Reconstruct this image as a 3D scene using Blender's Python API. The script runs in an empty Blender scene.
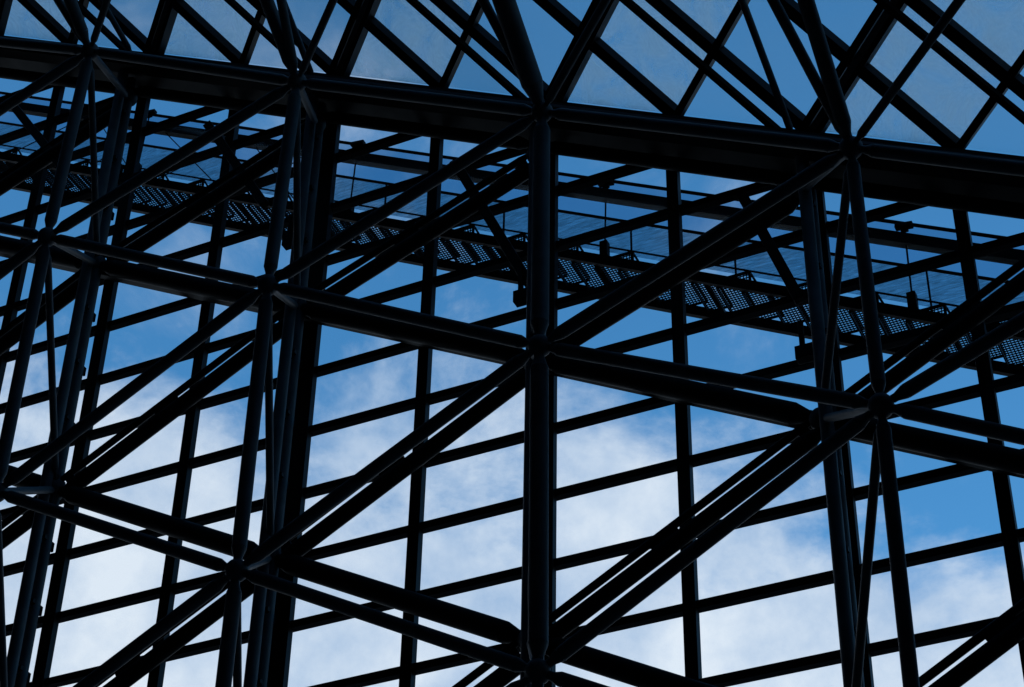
import bpy, math, random
from mathutils import Vector, Matrix
random.seed(7)
C = bpy.data.collections.new('atrium'); bpy.context.scene.collection.children.link(C)
SC = 1.42            # lattice units to metres
EYE = 1.6            # height of the camera above the floor
V = Vector

# ------------------------------------------------------------------ camera frame
F_PX = 2079.9215
def rotation(y, p, r):
    fw = V((-math.sin(y)*math.cos(p), math.cos(y)*math.cos(p), math.sin(p)))
    rt = V((math.cos(y), math.sin(y), 0)); up = rt.cross(fw)
    r2 = math.cos(r)*rt + math.sin(r)*up; u2 = -math.sin(r)*rt + math.cos(r)*up
    return r2, u2, fw
RT, UP, FW = rotation(.4532, .6661, .0225)
def ray(x, y): return RT*(x-512) - UP*(y-343.5) + FW*F_PX
def un(x, y, D):
    r = ray(x, y); return r*(D/r.y)
def W(p): return V(p)*SC + V((0, 0, EYE))
def inpx(P):
    c = P.dot(FW); return 512+P.dot(RT)/c*F_PX, 343.5-P.dot(UP)/c*F_PX
def pxw(P, w):       # width in lattice units of w pixels at P
    return w*P.dot(FW)/F_PX

# ------------------------------------------------------------------ materials
def nodes(m): return m.node_tree.nodes, m.node_tree.links
def paint(name, col, rough=.4, metal=0., noise=.25, bump=.02, scale=3., spec=.5, dust=None):
    m = bpy.data.materials.new(name); m.use_nodes = True; n, l = nodes(m); b = n['Principled BSDF']
    tc = n.new('ShaderNodeTexCoord'); nz = n.new('ShaderNodeTexNoise'); nz.inputs['Scale'].default_value = scale
    nz.inputs['Detail'].default_value = 6; l.new(tc.outputs['Object'], nz.inputs['Vector'])
    mx = n.new('ShaderNodeMix'); mx.data_type = 'RGBA'
    mx.inputs['A'].default_value = (*[c*(1-noise) for c in col], 1); mx.inputs['B'].default_value = (*(dust or [c*(1+noise) for c in col]), 1)
    rp = n.new('ShaderNodeMapRange'); rp.inputs['From Min'].default_value = .4; rp.inputs['From Max'].default_value = .75
    l.new(nz.outputs['Fac'], rp.inputs['Value']); l.new(rp.outputs['Result'], mx.inputs['Factor'])
    l.new(mx.outputs['Result'], b.inputs['Base Color'])
    rr = n.new('ShaderNodeMapRange'); rr.inputs['To Min'].default_value = rough-.08; rr.inputs['To Max'].default_value = rough+.15
    l.new(nz.outputs['Fac'], rr.inputs['Value']); l.new(rr.outputs['Result'], b.inputs['Roughness'])
    nb = n.new('ShaderNodeTexNoise'); nb.inputs['Scale'].default_value = scale*14; l.new(tc.outputs['Object'], nb.inputs['Vector'])
    bp = n.new('ShaderNodeBump'); bp.inputs['Strength'].default_value = bump*4; bp.inputs['Distance'].default_value = .01
    l.new(nb.outputs['Fac'], bp.inputs['Height']); l.new(bp.outputs['Normal'], b.inputs['Normal'])
    b.inputs['Metallic'].default_value = metal; b.inputs['Specular IOR Level'].default_value = spec
    return m
M = {}
M['steel'] = paint('charcoal_paint', (.048, .060, .074), .55, spec=.14)
M['dark'] = paint('black_paint', (.004, .0048, .006), .55, spec=.06)
M['frame'] = paint('black_anodised', (.003, .0036, .0045), .5, spec=.08)
M['soffit'] = paint('taupe_soffit', (.03, .026, .024), .6, spec=.1, scale=1.2, noise=.4)
M['strip'] = paint('grey_strip', (.10, .088, .088), .45, spec=.2)
M['grate'] = paint('galvanised_grating', (.003, .0035, .004), .5, spec=.08)
M['rubber'] = paint('gasket', (.006, .006, .006), .7, spec=.2)

def glass(name, tint, refl, frost, fcol=(.5, .55, .6), scale=1.5, lo=.3, hi=.8):
    m = bpy.data.materials.new(name); m.use_nodes = True; n, l = nodes(m); n.remove(n['Principled BSDF'])
    out = n['Material Output']; tr = n.new('ShaderNodeBsdfTransparent'); tr.inputs[0].default_value = (*tint, 1)
    gl = n.new('ShaderNodeBsdfGlossy'); gl.inputs['Roughness'].default_value = .03
    fr = n.new('ShaderNodeFresnel'); fr.inputs['IOR'].default_value = 1.45
    ml = n.new('ShaderNodeMath'); ml.operation = 'MULTIPLY'; ml.inputs[1].default_value = refl; l.new(fr.outputs[0], ml.inputs[0])
    m1 = n.new('ShaderNodeMixShader'); l.new(ml.outputs[0], m1.inputs[0]); l.new(tr.outputs[0], m1.inputs[1]); l.new(gl.outputs[0], m1.inputs[2])
    last = m1
    if frost:
        tc = n.new('ShaderNodeTexCoord'); mp = n.new('ShaderNodeMapping'); mp.inputs['Scale'].default_value = (1, 1, 1); mp.inputs['Rotation'].default_value = (.3, .2, .7)
        l.new(tc.outputs['Object'], mp.inputs[0])
        nz = n.new('ShaderNodeTexNoise'); nz.inputs['Scale'].default_value = scale; nz.inputs['Detail'].default_value = 8; nz.inputs['Roughness'].default_value = .65
        nz.inputs['Distortion'].default_value = .6
        l.new(mp.outputs[0], nz.inputs['Vector'])
        rp = n.new('ShaderNodeMapRange'); rp.inputs['From Min'].default_value = .3; rp.inputs['From Max'].default_value = .7
        rp.inputs['To Min'].default_value = frost*lo; rp.inputs['To Max'].default_value = frost*hi; l.new(nz.outputs['Fac'], rp.inputs['Value'])
        df = n.new('ShaderNodeBsdfDiffuse'); df.inputs[0].default_value = (*fcol, 1)
        tl = n.new('ShaderNodeBsdfTranslucent'); tl.inputs[0].default_value = (*fcol, 1)
        md = n.new('ShaderNodeMixShader'); md.inputs[0].default_value = .7; l.new(df.outputs[0], md.inputs[1]); l.new(tl.outputs[0], md.inputs[2])
        m2 = n.new('ShaderNodeMixShader'); l.new(rp.outputs[0], m2.inputs[0]); l.new(m1.outputs[0], m2.inputs[1]); l.new(md.outputs[0], m2.inputs[2]); last = m2
    l.new(last.outputs[0], out.inputs['Surface'])
    return m
M['glass'] = glass('clear_glass', (.98, .985, .99), .015, 0)
M['roofclear'] = glass('roof_glass', (.97, .98, .98), .2, .13, (.80, .86, .90), scale=.7)
M['frosted'] = glass('dusty_roof_glass', (.95, .96, .97), .2, .8, (.88, .95, .98), scale=2.4, lo=.1, hi=1.1)
M['screen'] = glass('tinted_screen', (.72, .80, .86), .0, .0)

def netting():
    m = bpy.data.materials.new('teal_netting'); m.use_nodes = True; n, l = nodes(m); n.remove(n['Principled BSDF'])
    tc = n.new('ShaderNodeTexCoord'); mp = n.new('ShaderNodeMapping'); mp.inputs['Scale'].default_value = (2, 2, 34)
    mp.inputs['Rotation'].default_value = (0, -.5, 0)
    l.new(tc.outputs['Object'], mp.inputs[0])
    nz = n.new('ShaderNodeTexNoise'); nz.inputs['Scale'].default_value = 2.2; nz.inputs['Detail'].default_value = 5; nz.inputs['Distortion'].default_value = 1.2
    l.new(mp.outputs[0], nz.inputs['Vector'])
    rp = n.new('ShaderNodeMapRange'); rp.inputs['From Min'].default_value = .32; rp.inputs['From Max'].default_value = .68
    rp.inputs['To Min'].default_value = .10; rp.inputs['To Max'].default_value = .52; l.new(nz.outputs['Fac'], rp.inputs['Value'])
    tr = n.new('ShaderNodeBsdfTransparent'); tr.inputs[0].default_value = (.80, .89, .94, 1); df = n.new('ShaderNodeBsdfDiffuse'); df.inputs[0].default_value = (.03, .10, .15, 1)
    tl = n.new('ShaderNodeBsdfTranslucent'); tl.inputs[0].default_value = (.04, .13, .19, 1)
    md = n.new('ShaderNodeMixShader'); l.new(df.outputs[0], md.inputs[1]); l.new(tl.outputs[0], md.inputs[2])
    mx = n.new('ShaderNodeMixShader'); l.new(rp.outputs[0], mx.inputs[0]); l.new(tr.outputs[0], mx.inputs[1]); l.new(md.outputs[0], mx.inputs[2])
    l.new(mx.outputs[0], n['Material Output'].inputs['Surface']); return m
M['net'] = netting()

# ------------------------------------------------------------------ mesh builder (world metres)
class MB:
    def __init__(s): s.v = []; s.f = []; s.sm = []
    def add(s, vs, fs, smooth=False):
        o = len(s.v); s.v += [tuple(v) for v in vs]; s.f += [tuple(i+o for i in f) for f in fs]; s.sm += [smooth]*len(fs)
    def prof(s, a, b, ra, rb, n=20, capa=True, capb=True):
        a, b = V(a), V(b); d = (b-a).normalized(); u = d.orthogonal().normalized(); w = d.cross(u)
        vs = []
        for p, r in ((a, ra), (b, rb)):
            for k in range(n):
                t = 2*math.pi*k/n; vs.append(p+u*(r*math.cos(t))+w*(r*math.sin(t)))
        s.add(vs, [(k, (k+1) % n, n+(k+1) % n, n+k) for k in range(n)], True)
        if capa: s.add(vs[:n], [tuple(range(n))[::-1]])
        if capb: s.add(vs[n:], [tuple(range(n))])
    def bar(s, a, b, w, h, up=V((0, 0, 1)), off=0.):
        """box from a to b; w across, h along the up-ish direction"""
        a, b = V(a), V(b); d = (b-a).normalized(); side = d.cross(up).normalized(); u = side.cross(d).normalized()
        vs = [p+side*(sx*w/2)+u*(sz*h/2+off) for p in (a, b) for sx, sz in ((-1, -1), (1, -1), (1, 1), (-1, 1))]
        s.add(vs, [(0, 1, 2, 3), (7, 6, 5, 4), (0, 4, 5, 1), (1, 5, 6, 2), (2, 6, 7, 3), (3, 7, 4, 0)])
    def ball(s, c, r, seg=20, rings=12):
        c = V(c); vs = [c+V((0, 0, r))]
        for i in range(1, rings):
            t = math.pi*i/rings
            for k in range(seg):
                a = 2*math.pi*k/seg; vs.append(c+V((r*math.sin(t)*math.cos(a), r*math.sin(t)*math.sin(a), r*math.cos(t))))
        vs.append(c-V((0, 0, r))); fs = [(0, 1+k, 1+(k+1) % seg) for k in range(seg)]
        for i in range(rings-2):
            for k in range(seg):
                a = 1+i*seg+k; b = 1+i*seg+(k+1) % seg; fs.append((a, a+seg, b+seg, b))
        o = 1+(rings-2)*seg; fs += [(o+k, len(vs)-1, o+(k+1) % seg) for k in range(seg)]
        s.add(vs, fs, True)
    def build(s, name, mat, parent=None, bevel=0):
        me = bpy.data.meshes.new(name); me.from_pydata(s.v, [], s.f)
        for p, q in zip(me.polygons, s.sm): p.use_smooth = q
        me.materials.append(M[mat]); me.update()
        o = bpy.data.objects.new(name, me); C.objects.link(o)
        if parent:
            o.parent = parent; o.matrix_parent_inverse = parent.matrix_world.inverted() if parent.type == 'EMPTY' else Matrix()
        if bevel:
            m = o.modifiers.new('edge', 'BEVEL'); m.width = bevel; m.segments = 2; m.limit_method = 'ANGLE'
        return o
def tag(o, label=None, cat=None, group=None, kind=None):
    for k, v in (('label', label), ('category', cat), ('group', group), ('kind', kind)):
        if v: o[k] = v
    return o
def empty(name, loc):
    o = bpy.data.objects.new(name, None); C.objects.link(o); o.location = loc
    o.matrix_world = Matrix.Translation(loc); return o

# ------------------------------------------------------------------ lattice
A1, DZ, RZ, R3 = 2.2446, 1.2518, 2.1676, .3478
SL = -DZ/A1                                    # every sloping line climbs to the left at this gradient
FPX = {(0,0):(851,148),(1,0):(542,112),(2,0):(297,82),(3,0):(90,51),(0,1):(881,406),(1,1):(539.5,346),(2,1):(268,285),(3,1):(47,237),(2,2):(236.6,570.6),(1,2):(538,672)}
YF, YK, YA, YG = 10., 11.5885, 11.45, 11.8
def zrow(i, j): return 9.6131 + DZ*i - RZ*j - R3*max(0, j-1)
def Fn(i, j):
    if (i, j) in FPX: return un(*FPX[i, j], YF)
    return V((-2.4049-A1*i, YF, zrow(i, j)))
def Kn(i, j): return V((-3.2027-A1*i, YK, zrow(i, j)+1.2262))
XK = lambda i: -3.2027-A1*i+{0: .07, 1: .045, 2: .03}.get(i, 0)

COL = {5: 'fifth', 4: 'far left', 3: 'leftmost', 2: 'second', 1: 'central', 0: 'right-hand', -1: 'far right', -2: 'outermost right'}
ROW = {-1: 'roof', 0: 'top', 1: 'middle', 2: 'lower', 3: 'bottom', 4: 'lowest'}

def tube(name, a, b, r, label, cat, group, mat='steel', trim=(.10, .10), cone=1.5, seg=22, ends=True):
    """round bar from joint a to joint b (lattice units) with a tapered end at either joint"""
    A, B = W(a), W(b); d = (B-A).normalized(); r *= SC; ta, tb = trim[0]*SC, trim[1]*SC; cl = cone*r
    m = MB(); m.prof(A+d*(ta+cl), B-d*(tb+cl), r, r, seg); o = m.build(name, mat)
    tag(o, label, cat, group)
    if ends:
        for P, s, t in ((A, 1, ta), (B, -1, tb)):
            e = MB(); q = P+d*(s*(t+cl)); e.prof(q-d*(s*.004), P+d*(s*t), r*.995, r*.55, seg)
            e.prof(P+d*(s*t), P+d*(s*.02), r*.38, r*.38, 12)
            e.prof(P+d*(s*(t+.02)), P+d*(s*(t-.03)), r*.62, r*.62, 6)
            e.build('end_cone', mat, o)
    return o
def joint(P, r, label, group):
    m = MB(); m.ball(W(P), r*SC); o = m.build('ball_joint', 'steel'); tag(o, label, 'ball joint', group)
    return o

fw_ = lambda P, w: pxw(P, w)/2
# ---- front lattice
RF = .047; RV = .075
for i in range(4, -2, -1):
    for j in range(0, 4):
        if i in (4, -1) and j == 3: continue
        joint(Fn(i, j), .082, f'black ball joint of the front lattice, {ROW[j]} row, {COL[i]} upright', 'ball joints of the front lattice')
for i in range(4, -2, -1):
    for j in range(0, 3):
        a, b = Fn(i, j), Fn(i, j+1)
        if i in (4, -1): continue
        r = {3: .052, 2: .053, 1: .063, 0: .046}[i]
        tube('upright_tube', a, b, r, f'dark round upright, {COL[i]} front one, from {ROW[j]} to {ROW[j+1]} ball joint', 'steel tube', 'front upright tubes')
for j in range(0, 4):
    for i in range(4, -1, -1):
        if j == 3 and i > 2: continue
        tube('sloping_tube', Fn(i, j), Fn(i-1, j), RF, f'slim black front tube sloping from {COL[i]} to {COL[i-1]} upright, {ROW[j]} row', 'steel tube', 'front sloping tubes')
for j in range(0, 3):
    for i in range(4, -1, -1):
        if j == 2 and i not in (3, 2): continue
        tube('diagonal_tube', Fn(i, j+1), Fn(i-1, j), RF, f'black front diagonal rising from {ROW[j+1]} joint at {COL[i]} upright to {COL[i-1]} upright', 'steel tube', 'front diagonal tubes')

# ---- links from the front joints back to the rear posts
for i in range(4, -2, -1):
    for j in range(0, 3):
        if (i, j) in ((4, 0),): continue
        tube('link_tube', Fn(i, j), Kn(i, j), .032, f'short black link behind {ROW[j]} joint of the {COL[i]} front upright', 'steel tube', 'short links to the rear posts', trim=(.14, .16), seg=14)
        tube('thin_diagonal_tube', Fn(i, j), Kn(i, j+1), .031, f'thin black rod from {ROW[j]} front joint, {COL[i]} upright, down to the rear post', 'steel tube', 'thin rods down to the rear posts', trim=(.14, .16), seg=14)

# ---- rear lattice: thick sloping chords and double diagonals
for j in range(0, 4):
    for i in range(4, -1, -1):
        if j == 3 and i > 2: continue
        lift = V((0, 0, .11 if j == 0 else 0))
        tube('heavy_sloping_tube', Kn(i, j)+lift, Kn(i-1, j)+lift, .058 if j == 0 else .082, f'thick black rear tube sloping from {COL[i]} to {COL[i-1]} post, {ROW[j]} row', 'steel tube', 'thick rear sloping tubes', 'dark', trim=(.1, .1), cone=1.6)
KD = {}
for j in range(0, 3):
    for i in range(4, -1, -1):
        a, b = Kn(i, j+1), Kn(i-1, j)
        if (i, j) == (0, 0): b = V((b.x, b.y, b.z+.32))
        d = (b-a).normalized(); n = V((-d.z, 0, d.x))
        if n.z < 0: n = -n
        t = empty('double_brace', W(a)); tag(t, f'black double brace rising from {ROW[j+1]} joint of the {COL[i]} rear post to {COL[i-1]} post', 'brace', 'double rear braces')
        up_, dn_, rk = (.056, -.104, .066) if i >= 2 else (.046, -.082, .061)
        if (i, j) == (1, 0): up_, dn_, rk = .03, -.05, .07
        for off, r, mt in ((up_, .031, 'dark'), (dn_, rk, 'dark')):
            p, q = W(a+n*off), W(b+n*off); m = MB(); dd = (q-p).normalized()
            m.prof(p+dd*.2, q-dd*.2, r*SC, r*SC, 20); m.prof(p+dd*.2, p+dd*.05, r*SC*.99, r*SC*.5, 20); m.prof(q-dd*.2, q-dd*.05, r*SC*.99, r*SC*.5, 20)
            m.build('thin_tube' if off > 0 else 'thick_tube', mt, t)
        for k, hl in ((.06, .06), (.46, .17), (.94, .06)):
            p = W(a.lerp(b, k)); m = MB(); m.bar(p-d*hl, p+d*hl, .03, .13*SC, up=n, off=-.024*SC); m.build('spacer_plate', 'dark', t)
for i in range(4, -2, -1):
    for j in range(0, 4):
        if i in (4, -1) and j == 3: continue
        joint(Kn(i, j), .092, f'black ball joint of the rear lattice, {ROW[j]} row, {COL[i]} post', 'ball joints of the rear lattice')

# ---- compound columns standing behind the lattice, down to the floor
EAVE_B = lambda x: 12.04 + SL*(x+5)            # underside of the eave beam at YG
EAVE_T = lambda x: 12.68 + SL*(x+5)
zfl = -EYE/SC
for i in range(4, -2, -1):
    x = XK(i); t = empty('column', W((x, YK, zfl)))
    tag(t, f'{COL[i]} compound black steel column of a tube, a web post and a mullion', 'column', 'compound columns of the glass wall')
    top = EAVE_B(x)+.05
    m = MB(); m.prof(W((x, YA, zfl)), W((x, YA, top)), .050*SC, .050*SC, 20); m.build('front_post', 'steel', t)
    m = MB(); m.prof(W((x, YK, zfl)), W((x, YK, top)), .048*SC, .048*SC, 20); m.build('middle_post', 'steel', t)
    m = MB(); xm = x+{3: .05, 2: .02}.get(i, 0.)
    m = MB(); m.bar(W((xm, YG-.035, zfl)), W((xm, YG-.035, top)), (.17 if i == 2 else .115)*SC, .07*SC, up=V((0, 1, 0)))
    m.build('mullion', 'frame', t, .004)
    z = zfl+.6
    k = 0
    while z < top-.2:
        m = MB(); m.bar(W((x, YA+.045, z)), W((x, YG-.115, z)), .03, .12, up=V((0, 0, 1)))
        m.bar(W((x-.05, YA+.07, z)), W((x+.05, YA+.07, z)), .05, .05)
        m.build('connector', 'dark', t); z += 1.2383/2; k += 1
# box brackets at the columns just under the walkway
for i, px in ((1, (520, 298)), (0, (803, 354)), (2, (262, 250))):
    P = un(*px, YK-.05); x = XK(i)
    m = MB(); m.bar(W((x-.045, P.y, P.z)), W((x-.20, P.y, P.z)), .12, .16); m.bar(W((x-.15, P.y, P.z+.06)), W((x-.15, P.y, P.z+.30)), .05, .06, up=V((0, 1, 0)))
    o = m.build('wall_bracket', 'dark', None, .006); tag(o, f'small black box bracket on the {COL[i]} rear post below the walkway', 'bracket', 'box brackets on the rear posts')

# ---- glass wall
XS = []
for i in range(5, -3, -1):
    XS.append((XK(i), i, 0)); XS.append((-3.2027-A1*i+A1/2+{1: .015, 2: .045, 3: .05}.get(i, .02), i, 1))
XS = [s for s in XS if -13.2 < s[0] < -.2]
for x, i, mid in XS:
    if not mid: continue
    m = MB(); m.bar(W((x, YG-.02, zfl)), W((x, YG-.02, EAVE_B(x)+.05)), .098*SC, .075*SC, up=V((0, 1, 0)))
    o = m.build('mullion', 'frame', None, .004)
    nm = {4: 'beyond the left edge', 3: 'left of the second column', 2: 'left of the central column', 1: 'right of the central column', 0: 'right of the right-hand column', 5: 'far beyond the left edge', -1: 'beyond the right edge'}[i]
    nm = {3: 'between the leftmost and second columns', 2: 'between the second and central columns', 1: 'between the central and right-hand columns'}.get(i, nm)
    tag(o, f'slim black upright glazing bar {nm}', 'glazing bar', 'upright glazing bars of the wall')
ZT = [6.957*.9916+.6145*k for k in range(-4, 18)]
XL, XR = XS[0][0], XS[-1][0]
def xmax(z, top): return -5+(z-top(-5))/SL     # where the sloping eave passes height z
def nth(k): return ['lowest', 'second', 'third', 'fourth', 'fifth', 'sixth', 'seventh', 'eighth', 'ninth', 'tenth', 'eleventh', 'twelfth', 'thirteenth'][k]
XC = XK(1)
mid_k = [k for k, z in enumerate(ZT) if inpx(V((XC, YG, z)))[1] < 684 and z < EAVE_B(XC)]
def rail_label(k):
    if k in mid_k: return f'level black glazing rail, {nth(mid_k.index(k))} of those meeting the central column, counted upward'
    if k < mid_k[0]:
        seen = [q for q in range(mid_k[0]) if inpx(V((-1.2, YG, ZT[q])))[1] < 684]
        return f'low level glazing rail seen only right of the central column, {nth(seen.index(k))} one up' if k in seen else 'level glazing rail of the wall below the lower edge of the picture'
    return f'high level glazing rail ending under the eave left of the central column, {nth(k-mid_k[-1]-1)} one up'
for k, z in enumerate(ZT):
    xr = min(XR, xmax(z-.2, EAVE_B))
    if xr < XL+.5: continue
    m = MB(); m.bar(W((XL, YG-.005, z)), W((xr, YG-.005, z)), .07*SC, .066*SC)
    o = m.build('glazing_rail', 'frame', None, .004); tag(o, rail_label(k), 'glazing rail', 'level glazing rails of the wall')
for c in range(len(XS)-1):
    x0, x1 = XS[c][0]+.03, XS[c+1][0]-.03
    i = XS[c][1]; side = 'right of' if not XS[c][2] else 'left of'
    ref = COL[i] if not XS[c][2] else COL.get(i-1, 'outermost right'); cnt_ = 0
    for k in range(len(ZT)-1):
        z0, z1 = ZT[k]+.015, ZT[k+1]-.015
        poly = [(x0, z0), (x1, z0), (x1, z1), (x0, z1)]
        out = []
        for q in range(4):                       # clip under the sloping eave
            p, r = poly[q], poly[(q+1) % 4]; fp = EAVE_B(p[0])+.03-p[1]; fr = EAVE_B(r[0])+.03-r[1]
            if fp >= 0: out.append(p)
            if (fp >= 0) != (fr >= 0):
                s = fp/(fp-fr); out.append((p[0]+(r[0]-p[0])*s, p[1]+(r[1]-p[1])*s))
        if len(out) < 3: continue
        uv = [inpx(V((x, YG, z))) for x, z in out]
        if max(p[0] for p in uv) < 0 or min(p[0] for p in uv) > 1024 or max(p[1] for p in uv) < 0 or min(p[1] for p in uv) > 687: continue
        n = len(out); vs = [W((x, YG, z)) for x, z in out]+[W((x, YG+.008, z)) for x, z in out]
        m = MB(); m.add(vs, [tuple(range(n))[::-1], tuple(range(n, 2*n))]+[(q, (q+1) % n, n+(q+1) % n, n+q) for q in range(n)])
        o = m.build('wall_pane', 'glass')
        tag(o, f'clear glass wall pane just {side} the {ref} column, {nth(cnt_)} in view counted up', 'glass pane', 'clear panes of the glass wall'); cnt_ += 1

# ---- eave beam: the deep sloping band between wall and roof
def sloped(name, mat, x0, x1, sec, parent=None, bevel=0):
    """prism along the eave direction; sec = (y, z above the line through x=-5) polygon"""
    n = len(sec); vs = [W((x, y, z+SL*(x+5))) for x in (x0, x1) for y, z in sec]
    m = MB(); m.add(vs, [tuple(range(n)), tuple(range(n, 2*n))[::-1]]+[(q, n+q, n+(q+1) % n, (q+1) % n) for q in range(n)])
    return m.build(name, mat, parent, bevel)
eb = empty('eave_beam', W((-5, YG, 12.3))); tag(eb, 'deep black eave beam sloping across the picture between wall glass and roof glass', 'beam')
XA, XB = -13.6, -.3
def box(y0, y1, z0, z1): return [(y0, z0), (y1, z0), (y1, z1), (y0, z1)]
sloped('web', 'dark', XA, XB, [(11.70, 12.16), (11.9, 12.16), (11.9, 12.765), (11.70, 12.60)], eb, .006)
sloped('lower_flange', 'dark', XA, XB, box(11.45, 11.9, 12.135, 12.16), eb)
sloped('soffit_board', 'soffit', XA, XB, box(11.50, 11.695, 12.19, 12.21), eb)
sloped('upper_flange', 'dark', XA, XB, box(11.42, 11.695, 12.31, 12.35), eb)
sloped('channel', 'frame', XA, XB, [(11.34, 12.10), (11.44, 12.06), (11.44, 12.26), (11.34, 12.28)], eb)
sloped('rib', 'steel', XA, XB, box(11.26, 11.335, 12.16, 12.19), eb)

# slim beam behind the thick rear tubes, its underside painted as lit on the left
for j in (1, 2):
    z = zrow(0, j)+1.2262 + (-5-XK(0))*SL
    if j == 2: continue
    t = sloped('sloping_beam', 'dark', -12.4, -1.0, box(YG-.14, YG-.09, z-.10, z+.03))
    tag(t, 'slim black beam running behind the middle row of thick rear tubes', 'beam')
    sloped('lit_flange', 'soffit', -12.4, -7.72, box(YG-.16, YG-.08, z-.115, z-.102), t)  # paler colour stands for light on the underside, left part only

# ---- roof
GY = -.69
P0 = un(541, 99, 11.8)                         # a point of the eave line
YE = 11.79
RN = V((-SL, -GY, 1)).normalized()
def RP(x, y, lift=0.): return V((x, y, P0.z+SL*(x-P0.x)+GY*(y-P0.y)))+RN*lift
D1 = (-1.12, -1.)                              # first bar family, per unit towards the hall
D2 = (1.03, -1.)
X0, HB = -3.10, A1/2
LN = 3.4
def rbar(name, x, D, w, h, lift, dx, label, group, mat='frame', y0=YE, ln=LN, strip=False):
    a = RP(x+dx, y0, lift); b = RP(x+dx+D[0]*ln, y0+D[1]*ln, lift)
    m = MB(); m.bar(W(a), W(b), w*SC, h*SC, up=RN)
    o = m.build(name, mat, None, .004); tag(o, label, 'roof bar', group); return o, a, b
for k in range(-3, 11):
    x = X0-HB*k; dbl = k % 2 == 0
    nm = f'above the {COL[k//2]} column' if dbl else f'between the {COL[(k+1)//2]} and {COL[(k-1)//2]} columns'
    vis1 = any(-40 < inpx(RP(x+D1[0]*t, YE-t))[0] < 1064 and inpx(RP(x+D1[0]*t, YE-t))[1] > -20 for t in (0, .3, .6, .9, 1.2))
    vis2 = any(-40 < inpx(RP(x+D2[0]*t, YE-t))[0] < 1064 and inpx(RP(x+D2[0]*t, YE-t))[1] > -20 for t in (0, .3, .6, .9, 1.2))
    if vis1:
        rbar('roof_bar', x, D1, .105, .09, -.045, 0, f'broad black roof bar running up left {nm}', 'broad roof bars')
        if dbl:
            rbar('slim_roof_bar', x, D1, .055, .055, -.2, -.14, f'slim black roof tube beside broad bar running up left {nm}', 'slim roof tubes')
    if vis2:
        if dbl:
            t, a, b = rbar('double_roof_bar', x, D2, .065, .12, -.06, -.065, f'black double roof bar with pale inlay leaning right {nm}', 'double roof bars')
            a2 = RP(x+.065, YE, -.06); b2 = RP(x+.065+D2[0]*LN, YE+D2[1]*LN, -.06)
            m = MB(); m.bar(W(a2), W(b2), .045*SC, .12*SC, up=RN); m.build('second_rail', 'frame', t, .003)
            a2 = RP(x+.012, YE, -.10); b2 = RP(x+.012+D2[0]*LN, YE+D2[1]*LN, -.10)
            m = MB(); m.bar(W(a2), W(b2), .065*SC, .02*SC, up=RN); m.build('inlay', 'strip', t)
        else:
            rbar('single_roof_bar', x, D2, .065, .09, -.05, 0, f'narrow black roof bar leaning right {nm}', 'single roof bars')
# panes: cells between two neighbouring bars of each family, cut off at the eave
def clip(poly, f):
    out = []
    for q in range(len(poly)):
        p, r = poly[q], poly[(q+1) % len(poly)]; a, b = f(p), f(r)
        if a >= 0: out.append(p)
        if (a >= 0) != (b >= 0): s = a/(a-b); out.append((p[0]+(r[0]-p[0])*s, p[1]+(r[1]-p[1])*s))
    return out
c1 = lambda p: (p[0]-X0)-D1[0]*(YE-p[1])       # where the first-family line through p meets the eave
c2 = lambda p: (p[0]-X0)-D2[0]*(YE-p[1])
for k1 in range(-4, 13):
    for k2 in range(-4, 11):
        poly = [(-16, 8.3), (4, 8.3), (4, YE), (-16, YE)]
        for f in (lambda p: c1(p)+HB*(k1+1)-.02, lambda p: -HB*k1-.02-c1(p), lambda p: c2(p)+HB*(k2+1)-.02, lambda p: -HB*k2-.02-c2(p)):
            poly = clip(poly, f)
            if len(poly) < 3: break
        if len(poly) < 3: continue
        cx = sum(p[0] for p in poly)/len(poly); cy = sum(p[1] for p in poly)/len(poly)
        if not any(-30 < inpx(RP(*p))[0] < 1054 and -30 < inpx(RP(*p))[1] for p in poly+[(cx, cy)]): continue
        n = len(poly); vs = [W(RP(x, y)) for x, y in poly]+[W(RP(x, y, .01)) for x, y in poly]
        m = MB(); m.add(vs, [tuple(range(n)), tuple(range(n, 2*n))[::-1]]+[(q, n+q, n+(q+1) % n, (q+1) % n) for q in range(n)])
        frosted = (k2 % 2 == 1)
        o = m.build('roof_pane', 'frosted' if frosted else 'roofclear')
        sh = 'triangular' if n == 3 else 'rhombic'
        tag(o, f'{"dusty pale" if frosted else "clear blue"} roof pane, {nth(max(0, k2-k1))} in strip {"right" if frosted else "left"} of double bar at {COL.get((k2+1)//2, "outermost left")} column', 'roof pane', 'panes of the glass roof')

# ---- tubes rising from the top joints under the roof (inner roof layer, parallel to the glass)
for i in range(4, -2, -1):
    P = Fn(i, 0); L = 2.3
    hang = lambda dx: V((P.x+dx*L, P.y-L, P.z+SL*dx*L-GY*L))
    tube('rafter_tube', P, V((P.x+.02*L, P.y-L, P.z-GY*L)), {1: .083, 0: .055}.get(i, .055), f'black roof tube rising steeply from the {COL[i]} top ball joint', 'steel tube', 'steep roof tubes')
    tube('roof_rod', P, hang(-.0)+V((1.15*L*.95, 0, SL*1.15*L*.95)), .032, f'thin black roof rod leaning up right from the {COL[i]} top ball joint', 'steel tube', 'thin roof rods leaning right', seg=14)
    q = {0: (773, 0), 2: (281, 0), 3: (58, 0), 1: (483, 0)}.get(i)
    if q:
        n = V((-SL, .69, 1)); r = ray(*q); Q = r*(n.dot(P)/n.dot(r))
        Q = P+(Q-P)*2.2
        tube('roof_strut', P, Q, .038, f'slim black strut beside the steep tube of the {COL[i]} top ball joint', 'steel tube', 'slim roof struts', seg=14)

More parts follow.
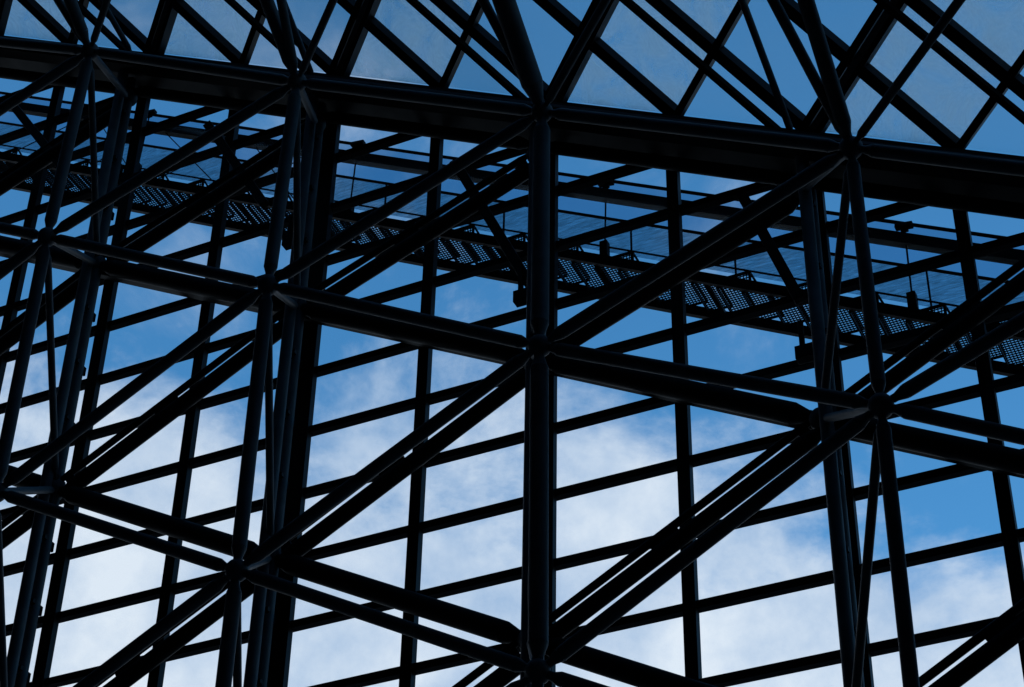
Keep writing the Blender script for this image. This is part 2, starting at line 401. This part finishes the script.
for (a, b), lb in ((((792, 134), (742, 0)), 'left of the right-hand top joint'), (((131, 52), (108, 12)), 'between the two left top joints'), (((313, 78), (286, 8)), 'beside the second top joint')):
    A = un(*a, 11.5); n_ = V((-SL, .69, 1)); r_ = ray(*b); B = r_*(n_.dot(RP(-5, 11, -.5))/n_.dot(r_)); B = A+(B-A)*1.8
    tube('eave_strut', A, B, .030, f'slim black strut leaving the eave beam {lb}, leaning up left', 'steel tube', 'slim struts off the eave beam', trim=(.02, .1), seg=14)

# ---- stepped maintenance walkway outside the glass
YS0, YS1 = 12.2, 12.62
st = empty('walkway_stair', W((-5, YS0, 11.2))); tag(st, 'black stepped maintenance walkway with mesh treads climbing left outside the glass wall', 'walkway')
Z4 = 11.2; XSA, XSB = -13.0, -.9
sloped('stringer', 'dark', XSA, XSB, box(YS0-.04, YS0, Z4-.05, Z4+.055), st)
z5 = 10.86+(YS1-12.2)*.68
sloped('stringer', 'dark', XSA, XSB, box(YS1, YS1+.05, z5-.05, z5+.05), st)
run = .3/SC; x = XSA+.2
tm = MB()
w0, w1 = YS0+.005, YS1-.005
wm = (w1-w0)*SC
for k in range(8):
    xx = (k+.5)/8*.29; tm.bar((xx, .02, 0), (xx, wm-.02, 0), .011, .012)
for k in range(15):
    yy = (k+.5)/15*wm; tm.bar((.01, yy, .001), (.28, yy, .001), .011, .012)
for a, b in (((0, .01, 0), (0, wm-.01, 0)), ((.29, .01, 0), (.29, wm-.01, 0))): tm.bar(a, b, .014, .045)
for a, b in (((0, .012, 0), (.29, .012, 0)), ((0, wm-.012, 0), (.29, wm-.012, 0))): tm.bar(a, b, .016, .03)
first = None; cnt = 0
while x < XSB-.3:
    zz = .5*(Z4+z5)+.03+SL*(x+run/2+5)
    if first is None:
        first = tm.build('tread', 'grate', st); o = first
        first.matrix_parent_inverse = Matrix()
    else:
        o = first.copy(); C.objects.link(o); o.parent = st
    o.location = W((x, w0, zz)) - st.location
    # riser bracket below each tread
    x += run; cnt += 1
gl = .34/SC; x = XSA+.4
while x < XSB-.5:                              # triangular mesh guards standing on the near stringer
    zb = Z4+.055+SL*(x+5); m = MB(); yy = YS0+.03; h = -SL*gl
    m.bar(W((x, yy, zb)), W((x+gl, yy, zb)), .025, .03); m.bar(W((x+gl, yy, zb)), W((x+gl, yy, zb-h)), .03, .02, up=V((0, 1, 0)))
    for k in range(1, 9):
        xx = x+gl*k/9; m.bar(W((xx, yy, zb)), W((xx, yy, zb+SL*(xx-x))), .011, .01, up=V((0, 1, 0)))
    for k in range(1, 5):
        z_ = zb-h*k/5; m.bar(W((x+gl*k/5, yy, z_)), W((x+gl, yy, z_)), .01, .011)
    m.bar(W((x+gl, yy, zb)), W((x+gl+.05, yy+.1, zb-.12)), .02, .02); m.build('guard_mesh', 'grate', st); x += .5
for k in range(13):
    x = XSA+.3+k*.94
    m = MB(); zc = Z4+SL*(x+5)
    m.bar(W((x, YS0-.02, zc)), W((x+.02, YS1+.02, z5+SL*(x+5))), .05, .06); m.build('cross_bearer', 'dark', st)
for zz, r, y in ((11.39, .009, YS0+.02), (11.71, .014, YS0+.02)):
    m = MB(); m.prof(W((XSA, y, zz+SL*(XSA+5))), W((XSB, y, zz+SL*(XSB+5))), r*SC, r*SC, 8); m.build('guard_rail', 'dark', st)
for px in ((386, 192), (504, 218), (631, 230), (734, 243), (927, 275), (232, 160), (110, 140)):
    P = un(*px, YS0+.02); m = MB(); m.bar(W((P.x, P.y, 11.71+SL*(P.x+5))), W((P.x, P.y, Z4+SL*(P.x+5))), .02, .02, up=V((0, 1, 0))); m.build('rail_post', 'dark', st)
sloped('netting', 'net', XSA, XSB, box(YS1+.06, YS1+.066, 11.66, 12.06), st)
sloped('screen', 'screen', XSA, XSB, box(YS1+.07, YS1+.076, 12.06, 12.50), st)
rb = sloped('rail_beam', 'dark', -13.2, -.6, box(12.2, 12.28, 11.93, 12.04)); tag(rb, 'long black rail beam sloping above the stepped walkway', 'beam')
m = MB(); m.prof(W((-13.2, 12.25, 12.17+SL*(-8.2))), W((-.6, 12.25, 12.17+SL*4.4)), .016*SC, .016*SC, 8); o = m.build('sloping_cable', 'dark'); tag(o, 'thin black cable sloping just above the long rail beam', 'cable')
for px, lb in (((150, 113), 'leftmost'), ((358, 144), 'second'), ((606, 183), 'third'), ((904, 226), 'rightmost')):
    P = un(*px, 12.25); t = empty('hanger', W(P)); tag(t, f'{lb} thin hanger rod with a small black lamp housing above the walkway', 'hanger', 'hanger rods above the walkway')
    zb = Z4+SL*(P.x+5)
    m = MB(); m.prof(W(P), W((P.x, P.y-.05, zb+.05)), .008*SC, .008*SC, 8); m.build('rod', 'dark', t)
    m = MB(); m.bar(W(P-V((.07, 0, -.01))), W(P+V((.07, 0, -.01))), .08, .06); m.bar(W(P-V((.03, 0, .04))), W(P+V((.03, 0, -.04))), .05, .05); m.build('lamp_housing', 'dark', t, .008)
    m = MB(); m.bar(W((P.x, P.y-.05, zb+.06)), W((P.x, P.y-.05, zb+.22)), .10, .10, up=V((0, 1, 0))); m.build('foot_box', 'dark', t, .008)
for k in range(12):                            # thin crossing stays between the rail beam and the near stringer
    x = XSA+.5+k*1.0; dx = .42 if k % 2 else .3
    for q in (1, -1):
        m = MB(); m.prof(W((x-q*dx, 12.23, 11.93+SL*(x-q*dx+5))), W((x+q*dx, 12.19, Z4+.05+SL*(x+q*dx+5))), .006*SC, .006*SC, 6)
        if x < -7.5: m.build('stay_wire', 'dark', st)
# knee braces from the eave down to the walkway
for a, b, nm in (((455, 162), (530, 285), 'left of the central column'), ((742, 195), (800, 300), 'left of the right-hand column'), ((208, 125), (265, 205), 'left of the second column'), ((12, 104), (66, 172), 'near the left edge'), ((1080, 270), (1140, 380), 'beyond the right edge')):
    A, B = un(*a, YG-.2), un(*b, YG-.2); m = MB(); m.bar(W(A), W(B), .1, .085*SC, up=V((0, 1, 0)).cross((B-A).normalized())); o = m.build('knee_brace', 'dark', None, .006)
    tag(o, f'black knee brace under the eave beam {nm}', 'brace', 'knee braces under the eave')

# ------------------------------------------------------------------ unseen hall enclosure, added to block light so the steel stays dark
M['concrete'] = paint('grey_concrete', (.12, .12, .12), .8, spec=.2, scale=.5)
def slab(name, pts, th, mat, up=V((0, 0, 1))):
    n = len(pts); vs = [W(p) for p in pts]+[W(p)+up*th for p in pts]
    m = MB(); m.add(vs, [tuple(range(n)), tuple(range(n, 2*n))[::-1]]+[(q, n+q, n+(q+1) % n, (q+1) % n) for q in range(n)]); return m.build(name, mat)
RX0, RX1, RY0, RY1 = -22., 9., -9., 8.25
tag(slab('light_block_deck', [RP(RX0, RY0, .1), RP(RX1, RY0, .1), RP(RX1, RY1, .1), RP(RX0, RY1, .1)], .3, 'concrete'), 'unseen roof deck added to block light over the rest of the hall', 'roof')  # opaque deck added out of view to cut sky light from above
for xa, xb, lb in ((.3, RX1, 'added light-blocking roof over the unseen low end bay'), (RX0, -15.5, 'added light-blocking roof over the unseen tall end bay')):  # end bays added to close gaps that let light in beside the glass
    tag(slab('light_block_deck', [RP(xa, RY1, .1), RP(xb, RY1, .1), RP(xb, 11.9, .1), RP(xa, 11.9, .1)], .3, 'concrete'), lb, 'roof')
    tag(slab('light_block_front', [(xa, 11.85, zfl), (xb, 11.85, zfl), RP(xb, 11.85, 0), RP(xa, 11.85, 0)], .3, 'concrete', V((0, 1, 0))), lb.replace('roof over', 'wall closing'), 'wall')
for nm, pts, up, lb in (('light_block_rear', [(RX0, RY0), (RX1, RY0)], V((0, -.4, 0)), 'unseen concrete rear wall added to keep the hall dark'), ('light_block_side', [(RX0, RY0), (RX0, 11.9)], V((-.4, 0, 0)), 'unseen concrete side wall added to block light at the tall end'), ('light_block_side', [(RX1, RY0), (RX1, 11.9)], V((.4, 0, 0)), 'unseen concrete side wall added to block light at the low end')):
    (xa, ya), (xb, yb) = pts
    tag(slab(nm, [(xa, ya, zfl), (xb, yb, zfl), RP(xb, yb, 0), RP(xa, ya, 0)], 1., 'concrete', up), lb, 'wall')  # walls added out of view to keep bright sky off steel and panes
# ------------------------------------------------------------------ ground
M['floor'] = paint('stone_paving', (.14, .135, .13), .7, spec=.3, scale=.3)
m = MB(); m.add([(-400, -400, 0), (400, -400, 0), (400, 400, 0), (-400, 400, 0)], [(0, 1, 2, 3)]); g = m.build('ground', 'floor'); g['kind'] = 'structure'

# ------------------------------------------------------------------ sky, sun, camera
sc = bpy.context.scene
w = bpy.data.worlds.new('World'); sc.world = w; w.use_nodes = True; n, l = w.node_tree.nodes, w.node_tree.links
SE, SR = math.radians(34), math.radians(195)
sky = n.new('ShaderNodeTexSky'); sky.sky_type = 'NISHITA'; sky.sun_disc = False; sky.sun_elevation = SE; sky.sun_rotation = SR
sky.air_density = 1.; sky.dust_density = .2; sky.ozone_density = 3.
tc = n.new('ShaderNodeTexCoord')
hs = n.new('ShaderNodeHueSaturation'); hs.inputs['Saturation'].default_value = 1.24; hs.inputs['Value'].default_value = 1.45; l.new(sky.outputs[0], hs.inputs['Color'])
# cloud cover: noise over the direction of view, thickening towards the lower sky
def math_(op, a, b=None, c=None):
    q = n.new('ShaderNodeMath'); q.operation = op
    for i_, v_ in enumerate((a, b, c)):
        if v_ is None: continue
        if isinstance(v_, (int, float)): q.inputs[i_].default_value = v_
        else: l.new(v_, q.inputs[i_])
    return q.outputs[0]
sp = n.new('ShaderNodeSeparateXYZ'); l.new(tc.outputs['Generated'], sp.inputs[0])
nz = n.new('ShaderNodeTexNoise'); nz.inputs['Scale'].default_value = 9; nz.inputs['Detail'].default_value = 14; nz.inputs['Roughness'].default_value = .6; nz.inputs['Distortion'].default_value = .15
mp = n.new('ShaderNodeMapping'); mp.inputs['Location'].default_value = (3.1, 1.7, .4); mp.inputs['Scale'].default_value = (1, 1, 1.5); l.new(tc.outputs['Generated'], mp.inputs[0]); l.new(mp.outputs[0], nz.inputs['Vector'])
h0 = ray(512, 402).normalized()
# height above the cloud bank's edge
bank = math_('MULTIPLY', math_('SUBTRACT', h0.z-.0, sp.outputs['Z']), 8.)
cov = math_('ADD', math_('ADD', bank, math_('MULTIPLY', math_('SUBTRACT', nz.outputs['Fac'], .5), 2.7)), .0)
side = math_('MULTIPLY', math_('MAXIMUM', math_('ADD', sp.outputs['X'], .33), 0.), -3.6)   # thinner towards the right
cov = math_('ADD', cov, side)
rp = n.new('ShaderNodeMapRange'); rp.interpolation_type = 'SMOOTHSTEP'; rp.inputs['From Min'].default_value = -.25; rp.inputs['From Max'].default_value = .5; rp.inputs['To Max'].default_value = .93; l.new(cov, rp.inputs['Value'])
n3 = n.new('ShaderNodeTexNoise'); n3.inputs['Scale'].default_value = 6; n3.inputs['Detail'].default_value = 10; n3.inputs['Roughness'].default_value = .6; n3.inputs['Distortion'].default_value = .5
m3 = n.new('ShaderNodeMapping'); m3.inputs['Location'].default_value = (.7, 2.3, 5.1); l.new(tc.outputs['Generated'], m3.inputs[0]); l.new(m3.outputs[0], n3.inputs['Vector'])
r3 = n.new('ShaderNodeMapRange'); r3.interpolation_type = 'SMOOTHSTEP'; r3.inputs['From Min'].default_value = .5; r3.inputs['From Max'].default_value = .74; r3.inputs['To Max'].default_value = .42; l.new(n3.outputs['Fac'], r3.inputs['Value'])
cloud = math_('MAXIMUM', rp.outputs[0], r3.outputs[0])
n2 = n.new('ShaderNodeTexNoise'); n2.inputs['Scale'].default_value = 12; n2.inputs['Detail'].default_value = 11; n2.inputs['Roughness'].default_value = .62; l.new(tc.outputs['Generated'], n2.inputs['Vector'])
cc = n.new('ShaderNodeMix'); cc.data_type = 'RGBA'; cc.inputs['A'].default_value = (2.7, 3.7, 5.1, 1); cc.inputs['B'].default_value = (5.4, 5.95, 6.5, 1)
r2 = n.new('ShaderNodeMapRange'); r2.inputs['From Min'].default_value = .35; r2.inputs['From Max'].default_value = .65; l.new(n2.outputs['Fac'], r2.inputs['Value']); l.new(r2.outputs[0], cc.inputs['Factor'])
mx = n.new('ShaderNodeMix'); mx.data_type = 'RGBA'; l.new(cloud, mx.inputs['Factor']); tn = n.new('ShaderNodeMix'); tn.data_type = 'RGBA'; tn.blend_type = 'MULTIPLY'; tn.inputs['Factor'].default_value = 1; tn.inputs['B'].default_value = (.86, 1.06, .96, 1); l.new(hs.outputs[0], tn.inputs['A']); l.new(tn.outputs['Result'], mx.inputs['A']); l.new(cc.outputs['Result'], mx.inputs['B'])
bg = n['Background']; bg.inputs['Strength'].default_value = .15; l.new(mx.outputs['Result'], bg.inputs['Color'])

sl = bpy.data.lights.new('sun', 'SUN'); sl.energy = 2.; sl.angle = math.radians(.5); sl.color = (1, .95, .88)
so = bpy.data.objects.new('sun', sl); C.objects.link(so)
sd = V((math.sin(SR)*math.cos(SE), math.cos(SR)*math.cos(SE), math.sin(SE))); so.rotation_euler = sd.to_track_quat('Z', 'Y').to_euler()

cd = bpy.data.cameras.new('camera'); cd.sensor_width = 36; cd.lens = F_PX*36/1024; cd.clip_end = 2000; cd.clip_start = .1
co = bpy.data.objects.new('camera', cd); C.objects.link(co)
mw = Matrix((RT, UP, -FW)).transposed().to_4x4(); mw.translation = V((0, 0, EYE)); co.matrix_world = mw
sc.camera = co
sc.view_settings.view_transform = 'Standard'; sc.view_settings.look = 'None'; sc.view_settings.gamma = 1; sc.view_settings.exposure = 0
sc.cycles.use_denoising = True; sc.cycles.transparent_max_bounces = 24; sc.cycles.max_bounces = 6
